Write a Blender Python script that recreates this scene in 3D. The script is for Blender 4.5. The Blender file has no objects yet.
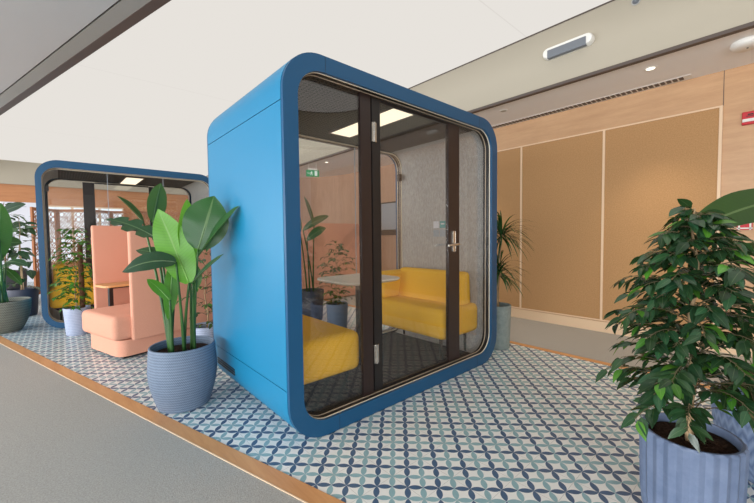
import bpy, bmesh, math, random
from mathutils import Vector, Matrix
R_ = random.Random(7)
PI = math.pi
SC = bpy.context.scene
COL = SC.collection

# ------------------------------------------------------------------ camera
CAM = Vector((-0.8959, -1.7457, 1.1762)); F = 354.84
YAW, PITCH, ROLL = 0.842338, -0.043688, -0.011274
_f = Vector((math.cos(YAW)*math.cos(PITCH), math.sin(YAW)*math.cos(PITCH), math.sin(PITCH)))
_r = Vector((math.sin(YAW), -math.cos(YAW), 0)); _u = _r.cross(_f)
CR = math.cos(ROLL)*_r + math.sin(ROLL)*_u
CU = -math.sin(ROLL)*_r + math.cos(ROLL)*_u
CF = _f
cd = bpy.data.cameras.new('camera'); cam = bpy.data.objects.new('camera', cd); COL.objects.link(cam)
cam.matrix_world = Matrix(((CR.x, CU.x, -CF.x, CAM.x), (CR.y, CU.y, -CF.y, CAM.y), (CR.z, CU.z, -CF.z, CAM.z), (0, 0, 0, 1)))
cd.sensor_fit = 'HORIZONTAL'; cd.sensor_width = 36.0; cd.lens = 36.0*F/754; cd.clip_start = 0.05
SC.camera = cam


def at(px, py, depth):
    """a point at that distance in front of the lens"""
    return CAM + depth*(CF + CR*((px-377)/F) + CU*((251.5-py)/F))


# ------------------------------------------------------------------ materials
def s2l(c):
    return tuple(((v/255)/12.92 if v/255 <= .04045 else ((v/255+.055)/1.055)**2.4) for v in c)


class NT:
    def __init__(s, m):
        s.t = m.node_tree; s.n = s.t.nodes; s.l = s.t.links

    def new(s, k, **kw):
        n = s.n.new(k)
        for a, b in kw.items(): setattr(n, a, b)
        return n

    def put(s, sock, v):
        if isinstance(v, bpy.types.NodeSocket): s.l.new(v, sock)
        elif isinstance(v, (tuple, list)): sock.default_value = (*v, 1) if len(v) == 3 and sock.type == 'RGBA' else v
        else: sock.default_value = v

    def m(s, op, a, b=0.0, c=None):
        n = s.new('ShaderNodeMath', operation=op); s.put(n.inputs[0], a); s.put(n.inputs[1], b)
        if c is not None: s.put(n.inputs[2], c)
        return n.outputs[0]

    def mix(s, f, a, b):
        n = s.new('ShaderNodeMix', data_type='RGBA'); s.put(n.inputs[0], f); s.put(n.inputs[6], a); s.put(n.inputs[7], b)
        return n.outputs[2]

    def coord(s, scale=(1, 1, 1), kind='Object'):
        tc = s.new('ShaderNodeTexCoord'); mp = s.new('ShaderNodeMapping'); s.l.new(tc.outputs[kind], mp.inputs[0])
        mp.inputs['Scale'].default_value = scale
        return mp.outputs[0]

    def noise(s, scale, vec, detail=3, rough=.5):
        n = s.new('ShaderNodeTexNoise'); s.l.new(vec, n.inputs['Vector']); n.inputs['Scale'].default_value = scale
        n.inputs['Detail'].default_value = detail; n.inputs['Roughness'].default_value = rough
        return n.outputs[0]

    def ramp(s, v, stops):
        n = s.new('ShaderNodeValToRGB'); s.l.new(v, n.inputs[0])
        e = n.color_ramp.elements
        while len(e) < len(stops): e.new(.5)
        for i, (p, c) in enumerate(stops):
            e[i].position = p; e[i].color = (*c, 1) if len(c) == 3 else c
        return n.outputs[0]


def mat(name, col=None, rough=.5, metal=0.0, spec=.5, build=None):
    m = bpy.data.materials.new(name); m.use_nodes = True
    nt = NT(m); b = nt.n['Principled BSDF']
    if col: b.inputs['Base Color'].default_value = (*s2l(col), 1)
    b.inputs['Roughness'].default_value = rough; b.inputs['Metallic'].default_value = metal
    b.inputs['Specular IOR Level'].default_value = spec
    if build: build(nt, b)
    return m


def bump(nt, b, h, strength=.3, dist=.01):
    n = nt.new('ShaderNodeBump'); nt.l.new(h, n.inputs['Height']); n.inputs['Strength'].default_value = strength
    n.inputs['Distance'].default_value = dist; nt.l.new(n.outputs[0], b.inputs['Normal'])


def speckle(c1, c2, scale, st=.2, dist=.004, stretch=(1, 1, 1)):
    def f(nt, b):
        v = nt.coord(stretch); n = nt.noise(scale, v, 4, .65)
        nt.l.new(nt.ramp(n, [(.3, s2l(c1)), (.7, s2l(c2))]), b.inputs['Base Color'])
        if st: bump(nt, b, n, st, dist)
    return f


def grain(c1, c2, stretch, scale=3):
    def f(nt, b):
        v = nt.coord(stretch); n = nt.noise(scale, v, 6, .6); n2 = nt.noise(scale*9, v, 3, .6)
        k = nt.m('ADD', nt.m('MULTIPLY', n, .75), nt.m('MULTIPLY', n2, .25))
        nt.l.new(nt.ramp(k, [(.3, s2l(c1)), (.7, s2l(c2))]), b.inputs['Base Color'])
    return f


def tile_nodes(nt, b):
    v = nt.coord(); sp = nt.new('ShaderNodeSeparateXYZ'); nt.l.new(v, sp.inputs[0])
    x, y = sp.outputs[0], sp.outputs[1]
    L = .102
    a = nt.m('DIVIDE', nt.m('ADD', nt.m('ADD', x, y), .152), L)
    c = nt.m('DIVIDE', nt.m('SUBTRACT', nt.m('SUBTRACT', x, y), .905), L)

    def petal(along, across):
        t = nt.m('SUBTRACT', nt.m('FRACT', along), .5)
        w = nt.m('SUBTRACT', nt.m('SQRT', nt.m('SUBTRACT', .5, nt.m('MULTIPLY', t, t))), .506)
        k = nt.m('ROUND', across)
        d = nt.m('ABSOLUTE', nt.m('SUBTRACT', across, k))
        inside = nt.m('LESS_THAN', d, w)
        par = nt.m('GREATER_THAN', nt.m('ABSOLUTE', nt.m('SUBTRACT', nt.m('FRACT', nt.m('MULTIPLY', k, .5)), 0.0)), .25)
        return inside, par
    i1, p1 = petal(c, a); i2, p2 = petal(a, c)
    vn = nt.noise(26, v, 3, .6)
    dark = nt.mix(vn, s2l((58, 86, 116)), s2l((80, 106, 136)))
    teal = nt.mix(vn, s2l((124, 160, 168)), s2l((150, 184, 190)))
    base = nt.mix(nt.noise(9, v, 4, .6), s2l((222, 222, 217)), s2l((236, 236, 232)))

    def joint(u, off):
        q = nt.m('FRACT', nt.m('DIVIDE', nt.m('SUBTRACT', u, off), .204))
        return nt.m('GREATER_THAN', nt.m('ABSOLUTE', nt.m('SUBTRACT', q, .5)), .495)
    j = nt.m('MAXIMUM', joint(x, .4785), joint(y, -.5285))
    base = nt.mix(nt.m('MULTIPLY', j, .55), base, s2l((150, 150, 148)))
    c1 = nt.mix(i1, base, nt.mix(p1, dark, teal))
    c2 = nt.mix(i2, c1, nt.mix(p2, dark, teal))
    nt.l.new(c2, b.inputs['Base Color'])
    nt.l.new(nt.m('ADD', .26, nt.m('MULTIPLY', vn, .14)), b.inputs['Roughness'])


def glass_mat(name, tint, refl=1.0, ior=1.55):
    m = bpy.data.materials.new(name); m.use_nodes = True; nt = NT(m); nt.n.clear()
    o = nt.new('ShaderNodeOutputMaterial'); mx = nt.new('ShaderNodeMixShader')
    t = nt.new('ShaderNodeBsdfTransparent'); t.inputs[0].default_value = (*tint, 1)
    g = nt.new('ShaderNodeBsdfGlossy'); g.inputs['Roughness'].default_value = 0.0
    ge = nt.new('ShaderNodeNewGeometry'); dt = nt.new('ShaderNodeVectorMath', operation='DOT_PRODUCT')
    nt.l.new(ge.outputs['Normal'], dt.inputs[0]); nt.l.new(ge.outputs['Incoming'], dt.inputs[1])
    k = nt.m('POWER', nt.m('SUBTRACT', 1.0, nt.m('ABSOLUTE', dt.outputs['Value'])), 5.0)
    f0 = ((ior-1)/(ior+1))**2                      # Schlick, the same from both sides of the pane
    nt.l.new(nt.m('MULTIPLY', nt.m('ADD', f0, nt.m('MULTIPLY', k, 1-f0)), refl), mx.inputs[0])
    nt.l.new(t.outputs[0], mx.inputs[1]); nt.l.new(g.outputs[0], mx.inputs[2]); nt.l.new(mx.outputs[0], o.inputs[0])
    return m


def emit_mat(name, col, strength, build=None):
    m = bpy.data.materials.new(name); m.use_nodes = True; nt = NT(m); nt.n.clear()
    o = nt.new('ShaderNodeOutputMaterial'); e = nt.new('ShaderNodeEmission')
    e.inputs[0].default_value = (*s2l(col), 1); e.inputs[1].default_value = strength
    if build: build(nt, e)
    nt.l.new(e.outputs[0], o.inputs[0]); return m


def leaf_mat(name, rough=.35, veins=0.0, trans=.22, spec=.5, ribk=.55):
    m = bpy.data.materials.new(name); m.use_nodes = True; nt = NT(m); b = nt.n['Principled BSDF']
    at_ = nt.new('ShaderNodeVertexColor'); at_.layer_name = 'tint'
    uv = nt.new('ShaderNodeUVMap'); sp = nt.new('ShaderNodeSeparateXYZ'); nt.l.new(uv.outputs[0], sp.inputs[0])
    u, v = sp.outputs[0], sp.outputs[1]
    au = nt.m('ABSOLUTE', u)
    rib = nt.m('LESS_THAN', au, .06)
    ph = nt.m('FRACT', nt.m('SUBTRACT', nt.m('MULTIPLY', v, 26 if veins else 9), nt.m('MULTIPLY', au, 2.2)))
    vn = nt.m('LESS_THAN', ph, .2)
    dk = nt.mix(nt.m('MULTIPLY', vn, .35 if veins else .12), at_.outputs[0], nt.mix(.5, at_.outputs[0], (.0, .02, .0)))
    lt = nt.mix(nt.m('MULTIPLY', rib, ribk), dk, nt.mix(.5, at_.outputs[0], (.45, .6, .25)))
    nz = nt.noise(30, nt.coord(), 2)
    cc = nt.mix(nt.m('MULTIPLY', nz, .3), lt, nt.mix(.5, at_.outputs[0], (0, .01, 0)))
    nt.l.new(cc, b.inputs['Base Color']); b.inputs['Roughness'].default_value = rough
    b.inputs['Specular IOR Level'].default_value = spec
    tr = nt.new('ShaderNodeBsdfTranslucent'); nt.l.new(nt.mix(.5, cc, nt.mix(.6, cc, (.35, .6, .05))), tr.inputs[0])
    mx = nt.new('ShaderNodeMixShader'); mx.inputs[0].default_value = trans
    nt.l.new(b.outputs[0], mx.inputs[1]); nt.l.new(tr.outputs[0], mx.inputs[2])
    nt.l.new(mx.outputs[0], nt.n['Material Output'].inputs[0])
    return m


M = {}
M['blue'] = mat('satin_blue_metal', (14, 120, 162), .42, .0, .5)
M['blue_shaded'] = mat('satin_blue_shaded', (16, 76, 115), .4, .0, .5)  # booth blue darkened: the front's shade is painted into the frame colour
M['dark'] = mat('black_metal', (24, 22, 23), .4)
M['stile'] = mat('dark_bronze', (40, 28, 26), .35)
M['cream'] = mat('cream_trim', (226, 214, 190), .35)
M['cream2'] = mat('dull_cream_trim', (176, 160, 138), .4)
M['chrome'] = mat('brushed_chrome', (205, 200, 192), .22, 1.0)
M['felt'] = mat('grey_felt', None, .95, 0, .1, speckle((156, 155, 153), (186, 185, 182), 70, .15, .003, (1, 1, .35)))
M['podfloor'] = mat('dark_carpet', None, .95, 0, .1, speckle((58, 58, 60), (82, 82, 84), 160, .2))


def perf(nt, b):
    v = nt.coord(); sp = nt.new('ShaderNodeSeparateXYZ'); nt.l.new(v, sp.inputs[0])
    g = lambda s: nt.m('ABSOLUTE', nt.m('SUBTRACT', nt.m('FRACT', nt.m('MULTIPLY', s, 32)), .5))
    k = nt.m('LESS_THAN', nt.m('MAXIMUM', g(sp.outputs[0]), g(sp.outputs[1])), .27)
    nt.l.new(nt.mix(k, s2l((92, 88, 84)), s2l((64, 61, 58))), b.inputs['Base Color'])


M['perf'] = mat('perforated_ceiling', None, .9, 0, .2, perf)
M['yellow'] = mat('mustard_upholstery', None, .85, 0, .2, speckle((234, 176, 38), (248, 196, 58), 240, .15, .002))
M['peach'] = mat('peach_upholstery', None, .88, 0, .2, speckle((206, 145, 121), (220, 163, 139), 220, .15, .002))
M['white_top'] = mat('white_laminate', (236, 232, 222), .4)
M['wood_top'] = mat('oak_top', None, .45, 0, .4, grain((196, 142, 88), (222, 172, 116), (1, 8, 8)))
M['tile'] = mat('patterned_tile', None, .3, 0, .4, tile_nodes)
M['carpet'] = mat('grey_carpet', None, .97, 0, .05, speckle((144, 141, 136), (180, 177, 170), 150, .35, .004))
M['strip'] = mat('oak_strip', None, .4, 0, .4, grain((188, 132, 84), (214, 160, 108), (4, .5, 4)))
M['wood'] = mat('maple_veneer', None, .42, 0, .4, grain((190, 148, 110), (210, 169, 129), (6, .7, 6)))
M['wood_far'] = mat('maple_veneer_far', None, .5, 0, .3, grain((180, 122, 82), (198, 139, 96), (.7, 6, 6)))
M['wood_v'] = mat('maple_veneer_curved', None, .45, 0, .3, grain((180, 144, 120), (198, 163, 139), (6, 6, .7)))
M['cork'] = mat('cork_panel', None, .9, 0, .15, speckle((172, 132, 90), (194, 152, 108), 90, .12, .003))
M['pale_trim'] = mat('pale_wood_trim', (232, 202, 168), .5)
M['bulk'] = mat('beige_paint', (176, 168, 152), .8, 0, .2)
M['soffit'] = mat('white_paint', (242, 240, 238), .8, 0, .2)
M['grey_ceil'] = mat('grey_paint', (178, 177, 176), .8, 0, .2)
M['bronze'] = mat('dark_bronze_trim', (84, 72, 66), .5)
M['bronze_light'] = mat('grey_metal_strip', (150, 148, 142), .5)
M['white_plastic'] = mat('white_plastic', (232, 230, 224), .4)
M['grey_plastic'] = mat('grey_diffuser', (112, 117, 124), .5)
M['red'] = mat('red_plastic', (196, 30, 44), .45)
M['soil'] = mat('potting_soil', None, .95, 0, .1, speckle((36, 26, 22), (84, 62, 50), 60, .9, .02))
M['bark'] = mat('pale_bark', None, .8, 0, .2, speckle((140, 116, 88), (186, 158, 122), 40, .3, .004, (1, 1, .3)))
M['twig'] = mat('young_twigs', (92, 84, 56), .7)
M['moss'] = mat('moss_pole', None, .95, 0, .1, speckle((70, 48, 34), (118, 86, 62), 50, .8, .01))
M['stem'] = mat('green_stem', None, .45, 0, .4, speckle((28, 66, 26), (62, 104, 44), 14, 0, 0, (1, 1, .2)))
M['leaf'] = leaf_mat('broad_leaf', .34, 1, .3)
M['ficus'] = leaf_mat('glossy_leaf', .26, 0, .16, .7, .22)


def woven(c1, c2, k=46):
    def f(nt, b):
        uv = nt.new('ShaderNodeUVMap'); sp = nt.new('ShaderNodeSeparateXYZ'); nt.l.new(uv.outputs[0], sp.inputs[0])
        u = nt.m('MULTIPLY', sp.outputs[0], k); v = nt.m('MULTIPLY', sp.outputs[1], k*.62)
        z = nt.m('ABSOLUTE', nt.m('SUBTRACT', nt.m('FRACT', u), .5))
        h = nt.m('FRACT', nt.m('ADD', v, nt.m('MULTIPLY', z, 1.1)))
        h = nt.m('ABSOLUTE', nt.m('SUBTRACT', h, .5))
        n = nt.noise(18, nt.coord(), 3)
        k2 = nt.m('ADD', nt.m('MULTIPLY', h, 1.4), nt.m('MULTIPLY', n, .3))
        nt.l.new(nt.ramp(k2, [(.15, s2l(c1)), (.75, s2l(c2))]), b.inputs['Base Color'])
        bump(nt, b, h, .6, .006)
    return f


M['pot_blue'] = mat('woven_blue_pot', None, .6, 0, .4, woven((80, 95, 116), (120, 136, 156), 120))
M['pot_lav'] = mat('woven_pale_blue_pot', None, .6, 0, .4, woven((138, 150, 178), (180, 190, 212), 70))
M['pot_olive'] = mat('woven_grey_green_pot', None, .6, 0, .4, woven((88, 90, 82), (124, 126, 114), 90))
M['pot_navy'] = mat('dark_navy_pot', (50, 54, 70), .6)
M['pot_char'] = mat('charcoal_pot', (58, 56, 60), .6)
M['pot_grey'] = mat('concrete_pot', None, .8, 0, .3, speckle((124, 136, 134), (146, 156, 152), 25, .1))
M['pot_flute'] = mat('fluted_blue_pot', None, .55, 0, .4, speckle((88, 103, 130), (108, 122, 148), 12, .08))
M['pot_wave'] = mat('wave_blue_pot', None, .55, 0, .4, woven((98, 118, 154), (140, 158, 190), 40))


def lum(nt, e):
    v = nt.coord(); sp = nt.new('ShaderNodeSeparateXYZ'); nt.l.new(v, sp.inputs[0])
    q = nt.m('FRACT', nt.m('DIVIDE', nt.m('SUBTRACT', sp.outputs[1], .12), 3.93))
    j = nt.m('GREATER_THAN', nt.m('ABSOLUTE', nt.m('SUBTRACT', q, .5)), .4985)
    nt.l.new(nt.mix(nt.m('MULTIPLY', j, .12), s2l((255, 250, 243)), s2l((150, 140, 128))), e.inputs[0])


LUM = .80
M['lum'] = emit_mat('luminous_ceiling_film', (255, 250, 243), LUM, lum)
M['glow'] = emit_mat('lamp_diffuser', (255, 246, 224), 3.0)
M['podlamp'] = emit_mat('booth_lamp_diffuser', (255, 240, 208), 1.5)
M['day'] = emit_mat('daylit_pane', (236, 246, 255), 1.35)
M['exit'] = emit_mat('exit_sign_green', (30, 150, 96), .9)
M['exit_w'] = emit_mat('exit_sign_white', (235, 245, 238), .9)
M['glass_f'] = glass_mat('booth_glass', (.965, .965, .96), 1.0, 1.72)
M['glass_b'] = glass_mat('booth_glass_rear', (.975, .975, .97), .5, 1.5)
M['teal_s'] = mat('teal_sticker', (60, 150, 150), .5)
M['grey_s'] = mat('grey_sticker', (150, 162, 172), .5)
M['pale_s'] = mat('pale_sticker', (206, 208, 214), .5)
M['black_ink'] = mat('black_ink', (40, 36, 36), .6)
M['screen_w'] = mat('carved_wood', None, .55, 0, .3, grain((150, 90, 50), (182, 116, 70), (6, 6, .8)))
M['board'] = mat('white_board', (226, 228, 238), .5)

# ------------------------------------------------------------------ object helpers


def link(name, bm, m, parent=None, smooth=None):
    me = bpy.data.meshes.new(name); bm.normal_update(); bm.to_mesh(me); bm.free()
    for mm in (m if isinstance(m, (list, tuple)) else [m]): me.materials.append(mm)
    o = bpy.data.objects.new(name, me); COL.objects.link(o)
    if parent: o.parent = parent
    if smooth is not None:
        me.polygons.foreach_set('use_smooth', [True]*len(me.polygons))
        if smooth < PI:
            me.set_sharp_from_angle(angle=smooth)
    return o


def tag(o, label, cat, group=None):
    o['label'] = label; o['category'] = cat
    if group: o['group'] = group
    return o


def thing(name, label, cat, loc=(0, 0, 0), rz=0.0, group=None):
    o = bpy.data.objects.new(name, None); COL.objects.link(o); o.location = loc; o.rotation_euler = (0, 0, rz)
    o.empty_display_size = .1
    return tag(o, label, cat, group)


def struct(name, bm, m, parent=None, smooth=None):
    o = link(name, bm, m, parent, smooth)
    if parent is None: o['kind'] = 'structure'
    return o


def dup(root, loc, rz, label, group=None):
    r = root.copy(); COL.objects.link(r); r.location = loc; r.rotation_euler = (0, 0, rz); r['label'] = label
    if group: r['group'] = group
    for ch in list(root.children):
        c = ch.copy(); COL.objects.link(c); c.parent = r
        for g in list(ch.children):
            d = g.copy(); COL.objects.link(d); d.parent = c
    return r


def box(bm, x0, x1, y0, y1, z0, z1, bev=0, seg=2, mtx=None, mi=0):
    r = bmesh.ops.create_cube(bm, size=1)
    vs = r['verts']
    bmesh.ops.scale(bm, vec=(x1-x0, y1-y0, z1-z0), verts=vs)
    bmesh.ops.translate(bm, vec=((x0+x1)/2, (y0+y1)/2, (z0+z1)/2), verts=vs)
    fs = list({f for v in vs for f in v.link_faces})
    if bev:
        es = list({e for v in vs for e in v.link_edges})
        g = bmesh.ops.bevel(bm, geom=es, offset=bev, segments=seg, profile=.5, affect='EDGES')
        vs = list({v for f in g['faces'] for v in f.verts} | {v for v in vs if v.is_valid})
        fs = list({f for v in vs for f in v.link_faces})
    for f in fs: f.material_index = mi
    if mtx is not None: bmesh.ops.transform(bm, matrix=mtx, verts=vs)
    return vs


def bx(*a, **k):
    bm = bmesh.new(); box(bm, *a, **k); return bm


def rrect(x0, x1, z0, z1, r, n=10):
    pts = []
    for cx, cz, a0 in ((x1-r, z0+r, -PI/2), (x1-r, z1-r, 0), (x0+r, z1-r, PI/2), (x0+r, z0+r, PI)):
        for i in range(n+1):
            a = a0+PI/2*i/n; pts.append((cx+r*math.cos(a), cz+r*math.sin(a)))
    return pts


def loft(bm, loops, closed=True, caps=False, mi=0):
    rows = [[bm.verts.new(p) for p in L] for L in loops]
    n = len(rows[0]); rng = range(n if closed else n-1)
    for a, b in zip(rows, rows[1:]):
        for i in rng:
            j = (i+1) % n
            f = bm.faces.new((a[i], a[j], b[j], b[i])); f.material_index = mi
    if caps:
        bm.faces.new(rows[0][::-1]).material_index = mi; bm.faces.new(rows[-1]).material_index = mi
    return rows


def ring(outer, inner, y0, y1):
    """a closed frame: outer and inner outlines (same count) in x,z swept from y0 to y1"""
    bm = bmesh.new()
    L = [[(x, y0, z) for x, z in outer], [(x, y1, z) for x, z in outer], [(x, y1, z) for x, z in inner], [(x, y0, z) for x, z in inner]]
    rows = loft(bm, L); n = len(outer)
    for i in range(n):
        j = (i+1) % n
        bm.faces.new((rows[3][i], rows[3][j], rows[0][j], rows[0][i]))
    bmesh.ops.recalc_face_normals(bm, faces=bm.faces)
    return bm


def openstrip(outer, inner, y0, y1):
    """part of a shell: two open polylines swept in y, closed at the ends"""
    bm = bmesh.new()
    loopsec = list(outer)+list(inner)[::-1]
    loft(bm, [[(x, y0, z) for x, z in loopsec], [(x, y1, z) for x, z in loopsec]])
    n = len(outer)
    bm.verts.ensure_lookup_table(); N = len(loopsec)
    for base in (0, N):
        for i in range(n-1):
            q = [bm.verts[base+k] for k in (i, i+1, N-2-i, N-1-i)]
            bm.faces.new(q)
    bmesh.ops.recalc_face_normals(bm, faces=bm.faces)
    return bm


def lathe(bm, prof, n=48, mod=None, cap=True):
    uv = bm.loops.layers.uv.verify()
    rows = []
    for k, (r, z) in enumerate(prof):
        rows.append([bm.verts.new(((r*(mod(i/n, k) if mod else 1))*math.cos(2*PI*i/n), (r*(mod(i/n, k) if mod else 1))*math.sin(2*PI*i/n), z)) for i in range(n)])
    ln = [0]
    for a, b in zip(prof, prof[1:]): ln.append(ln[-1]+math.hypot(b[0]-a[0], b[1]-a[1]))
    rr = max(p[0] for p in prof)*2*PI
    for k in range(len(rows)-1):
        for i in range(n):
            j = (i+1) % n
            f = bm.faces.new((rows[k][i], rows[k][j], rows[k+1][j], rows[k+1][i]))
            for lp, (uu, kk) in zip(f.loops, ((i, k), (i+1, k), (i+1, k+1), (i, k+1))):
                lp[uv].uv = (uu/n, ln[kk]/rr)
    if cap: bm.faces.new(rows[0][::-1])
    return rows


def tube(bm, pts, radii, n=8, cap=True):
    pts = [Vector(p) for p in pts]; rows = []
    ref = Vector((.3, .9, .1))
    for i, p in enumerate(pts):
        d = (pts[min(i+1, len(pts)-1)]-pts[max(i-1, 0)]).normalized()
        a = d.cross(ref)
        if a.length < .05: a = d.cross(Vector((1, 0, 0)))
        a.normalize(); b = d.cross(a)
        r = radii[i] if isinstance(radii, (list, tuple)) else radii
        rows.append([p+a*r*math.cos(2*PI*k/n)+b*r*math.sin(2*PI*k/n) for k in range(n)])
    loft(bm, rows, True, cap)


def bez(p0, p1, p2, n):
    p0, p1, p2 = Vector(p0), Vector(p1), Vector(p2)
    return [p0*(1-t)**2+p1*2*t*(1-t)+p2*t*t for t in [i/n for i in range(n+1)]]


def vary(c, a, rng=R_):
    k = 1+rng.uniform(-a, a)
    return (c[0]*k*(1+rng.uniform(-.15, .15)), c[1]*k, c[2]*k*(1+rng.uniform(-.15, .15)))


def blade(bm, line, width, nrm, tint, prof, half=2, fold=.18, wave=0.0, curl=0.0, notch=None):
    """a leaf: centre line points, full width, the way its face looks, its own colour"""
    uv = bm.loops.layers.uv.verify(); cl = bm.loops.layers.float_color.get('tint') or bm.loops.layers.float_color.new('tint')
    n = len(line)-1; rows = []; ph = R_.uniform(0, 6)
    for i, p in enumerate(line):
        t = i/n
        d = (line[min(i+1, n)]-line[max(i-1, 0)]).normalized()
        s = d.cross(nrm)
        if s.length < .05: s = d.cross(Vector((.2, .3, .9)))
        s.normalize(); up = s.cross(d).normalized()
        w = width*.5*prof(t); row = []
        for k in range(-half, half+1):
            q = k/half
            ww = w
            if notch and q != 0 and abs(q) > .6:
                ww *= notch(t, q)
            lift = abs(q)*w*fold - q*q*w*curl + wave*width*math.sin(t*17+ph+q*2)*abs(q)
            row.append((p+s*(q*ww)+up*lift, q, t))
        rows.append(row)
    vr = [[bm.verts.new(v[0]) for v in r] for r in rows]
    for i in range(n):
        for k in range(2*half):
            try: f = bm.faces.new((vr[i][k], vr[i][k+1], vr[i+1][k+1], vr[i+1][k]))
            except ValueError: continue
            for lp, (a, b) in zip(f.loops, ((i, k), (i, k+1), (i+1, k+1), (i+1, k))):
                lp[uv].uv = (rows[a][b][1], rows[a][b][2]); lp[cl] = (*tint, 1)


P_STREL = lambda t: max(.02, min(1, (t+.01)**.45*(1-t**2.4)**.9/.66))
P_FICUS = lambda t: max(.02, math.sin(PI*min(1, t**.8))**.85*(1-.25*t)+(.0))
P_STRAP = lambda t: max(.05, min(1, t*6)*(1-t)**.5)
P_OVAL = lambda t: max(.02, math.sin(PI*t)**.7)

# ------------------------------------------------------------------ the setting
TH = math.atan(.293)                      # the oak strip and the ceiling edge run askew to the booths
SD = Vector((-math.sin(TH), math.cos(TH), 0)); SN = Vector((math.cos(TH), math.sin(TH), 0))
SX = lambda y: -.151-.293*y               # tile edge of the strip


def poly(pts, z0, z1):
    bm = bmesh.new(); loft(bm, [[(x, y, z0) for x, y in pts], [(x, y, z1) for x, y in pts]], True, True)
    bmesh.ops.recalc_face_normals(bm, faces=bm.faces); return bm


YB, YF = -6.0, 12.2
struct('floor', poly([(SX(YB), YB), (2.70, YB), (2.70, YF), (SX(YF), YF)], -.05, 0), M['tile'])
SW = .086/math.cos(TH)
struct('trim_1', poly([(SX(YB)-SW, YB), (SX(YB), YB), (SX(YF), YF), (SX(YF)-SW, YF)], -.05, .003), M['strip'])
struct('trim_2', poly([(2.70, YB), (2.772, YB), (2.772, YF), (2.70, YF)], -.05, .003), M['strip'])
struct('floor', poly([(-6, YB), (SX(YB)-SW-.006, YB), (SX(YF)-SW-.006, YF), (-6, YF)], -.05, .001), M['carpet'])
struct('trim_3', poly([(SX(YB)-SW-.006, YB), (SX(YB)-SW, YB), (SX(YF)-SW, YF), (SX(YF)-SW-.006, YF)], -.05, .004), M['pale_trim'])
struct('floor', poly([(2.772, YB), (4.6, YB), (4.6, YF), (2.772, YF)], -.05, .001), M['carpet'])

# right wall: maple with three cork panels between pale battens
WX = 3.9
wr = struct('wall_right', bx(WX, WX+.12, YB, 1.75, 0, 2.72), M['wood'])
for a, b in ((-.384, -1.366), (.610, -.396), (1.74, .616)):
    link('cork_panel', bx(WX-.012, WX+.01, b, a, .15, 2.375), M['cork'], wr)
for y in (-1.373, -.39, .604):
    link('batten', bx(WX-.02, WX+.01, y-.012, y+.012, .14, 2.385), M['pale_trim'], wr)
link('batten', bx(WX-.018, WX+.01, -1.385, 1.745, 2.375, 2.39), M['pale_trim'], wr)
link('batten', bx(WX-.018, WX+.01, -1.385, 1.745, .135, .15), M['pale_trim'], wr)
link('panel_joint', bx(WX-.002, WX+.01, -1.388, -1.383, 2.39, 2.72), M['bronze'], wr)
struct('baseboard_right', bx(WX-.022, WX, YB, 1.75, 0.001, .125, bev=.004), M['pale_trim'])
# the wall behind the first booth steps back and sweeps round
cv = [(WX, 1.75), (4.45, 1.75), (4.5, 2.4), (4.5, 5.0)]
cv += [(4.5-.95*(1-math.cos(a)), 5.0+1.55*math.sin(a)) for a in [PI/2*i/12 for i in range(1, 13)]]
cv += [(3.0, 6.55), (2.9, 6.55)]
out = [(x+.12, y+.12) for x, y in cv]
struct('wall_curved', poly(cv+out[::-1], 0, 2.72), M['wood_v'], None, math.radians(40))
struct('wall_far', bx(-6, 4.6, YF, YF+.12, 0, 3.36), M['wood_far'])
wl = struct('wall_left', bx(-6.12, -6, YB, YF, 0, .35), M['soffit'])
struct('wall_left', bx(-6.12, -6, YB, YF, 2.45, 2.75), M['soffit'])
struct('wall_near', bx(-1.65, 4.6, YB-.12, YB, 0, 3.36), M['soffit'])
struct('wall_near', bx(-6, -1.65, YB-.12, YB, 0, .35), M['soffit'])  # opening above is invented, made to let the added fill light in
struct('wall_near', bx(-6, -1.65, YB-.12, YB, 2.45, 3.36), M['soffit'])
for i, x in enumerate((-5.95, -3.85, -1.76)):
    struct('trim_%d' % (15+i), bx(x, x+.1, YB-.12, YB, .35, 2.45), M['bronze'])  # mullions of the invented near-wall opening
for i, y in enumerate((-6, -2.4, 1.2, 4.8, 8.4, 12.08)):
    struct('trim_%d' % (4+i), bx(-6.12, -6, y, y+.12, .35, 2.45), M['bronze'])

# ceilings
BX = 3.0
LZ = 3.335
ex = lambda y: -.06-.2875*(y-1.93)        # left edge of the luminous ceiling at its own height
near = -3.6
corner = [(BX-.95+.95*math.sin(a), near+.95-.95*math.cos(a)) for a in [PI/2*i/12 for i in range(13)]]
lumpts = [(ex(near)-.5, near), *corner, (BX, YF), (ex(YF)-.5, YF)]
struct('ceiling', poly(lumpts, LZ, LZ+.03), M['lum'])
# beige bulkhead down the right side and round the near end
bo = [(BX, YF)]+corner[::-1]+[(ex(near)-.6, near)]
b2 = [(BX+.06, YF)]+[(x+.05*(x-(BX-.95))/.95, y-.05*(near+.95-y)/.95) for x, y in corner[::-1]]+[(ex(near)-.6, near-.05)]
struct('wall_bulkhead', poly(bo+b2[::-1], 2.735, 3.37), M['bulk'], None, math.radians(40))
lip = [(x-.004, y) for x, y in bo]
struct('trim_10', poly(lip+b2[::-1], 2.705, 2.735), M['bronze'], None, math.radians(40))
struct('trim_11', poly(lip+[(x+.002, y) for x, y in bo][::-1], 3.32, 3.334), M['bronze'])
struct('wall_bulkhead', bx(-6, BX, YF-.08, YF, 2.70, 3.37), M['bulk'])
sof = [(BX+.03, YF)]+b2[1:-1]+[(ex(near)-.6, near-.05), (ex(near)-.6, YB), (4.62, YB), (4.62, YF)]
struct('ceiling', poly(sof, 2.72, 2.74), M['soffit'])
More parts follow.
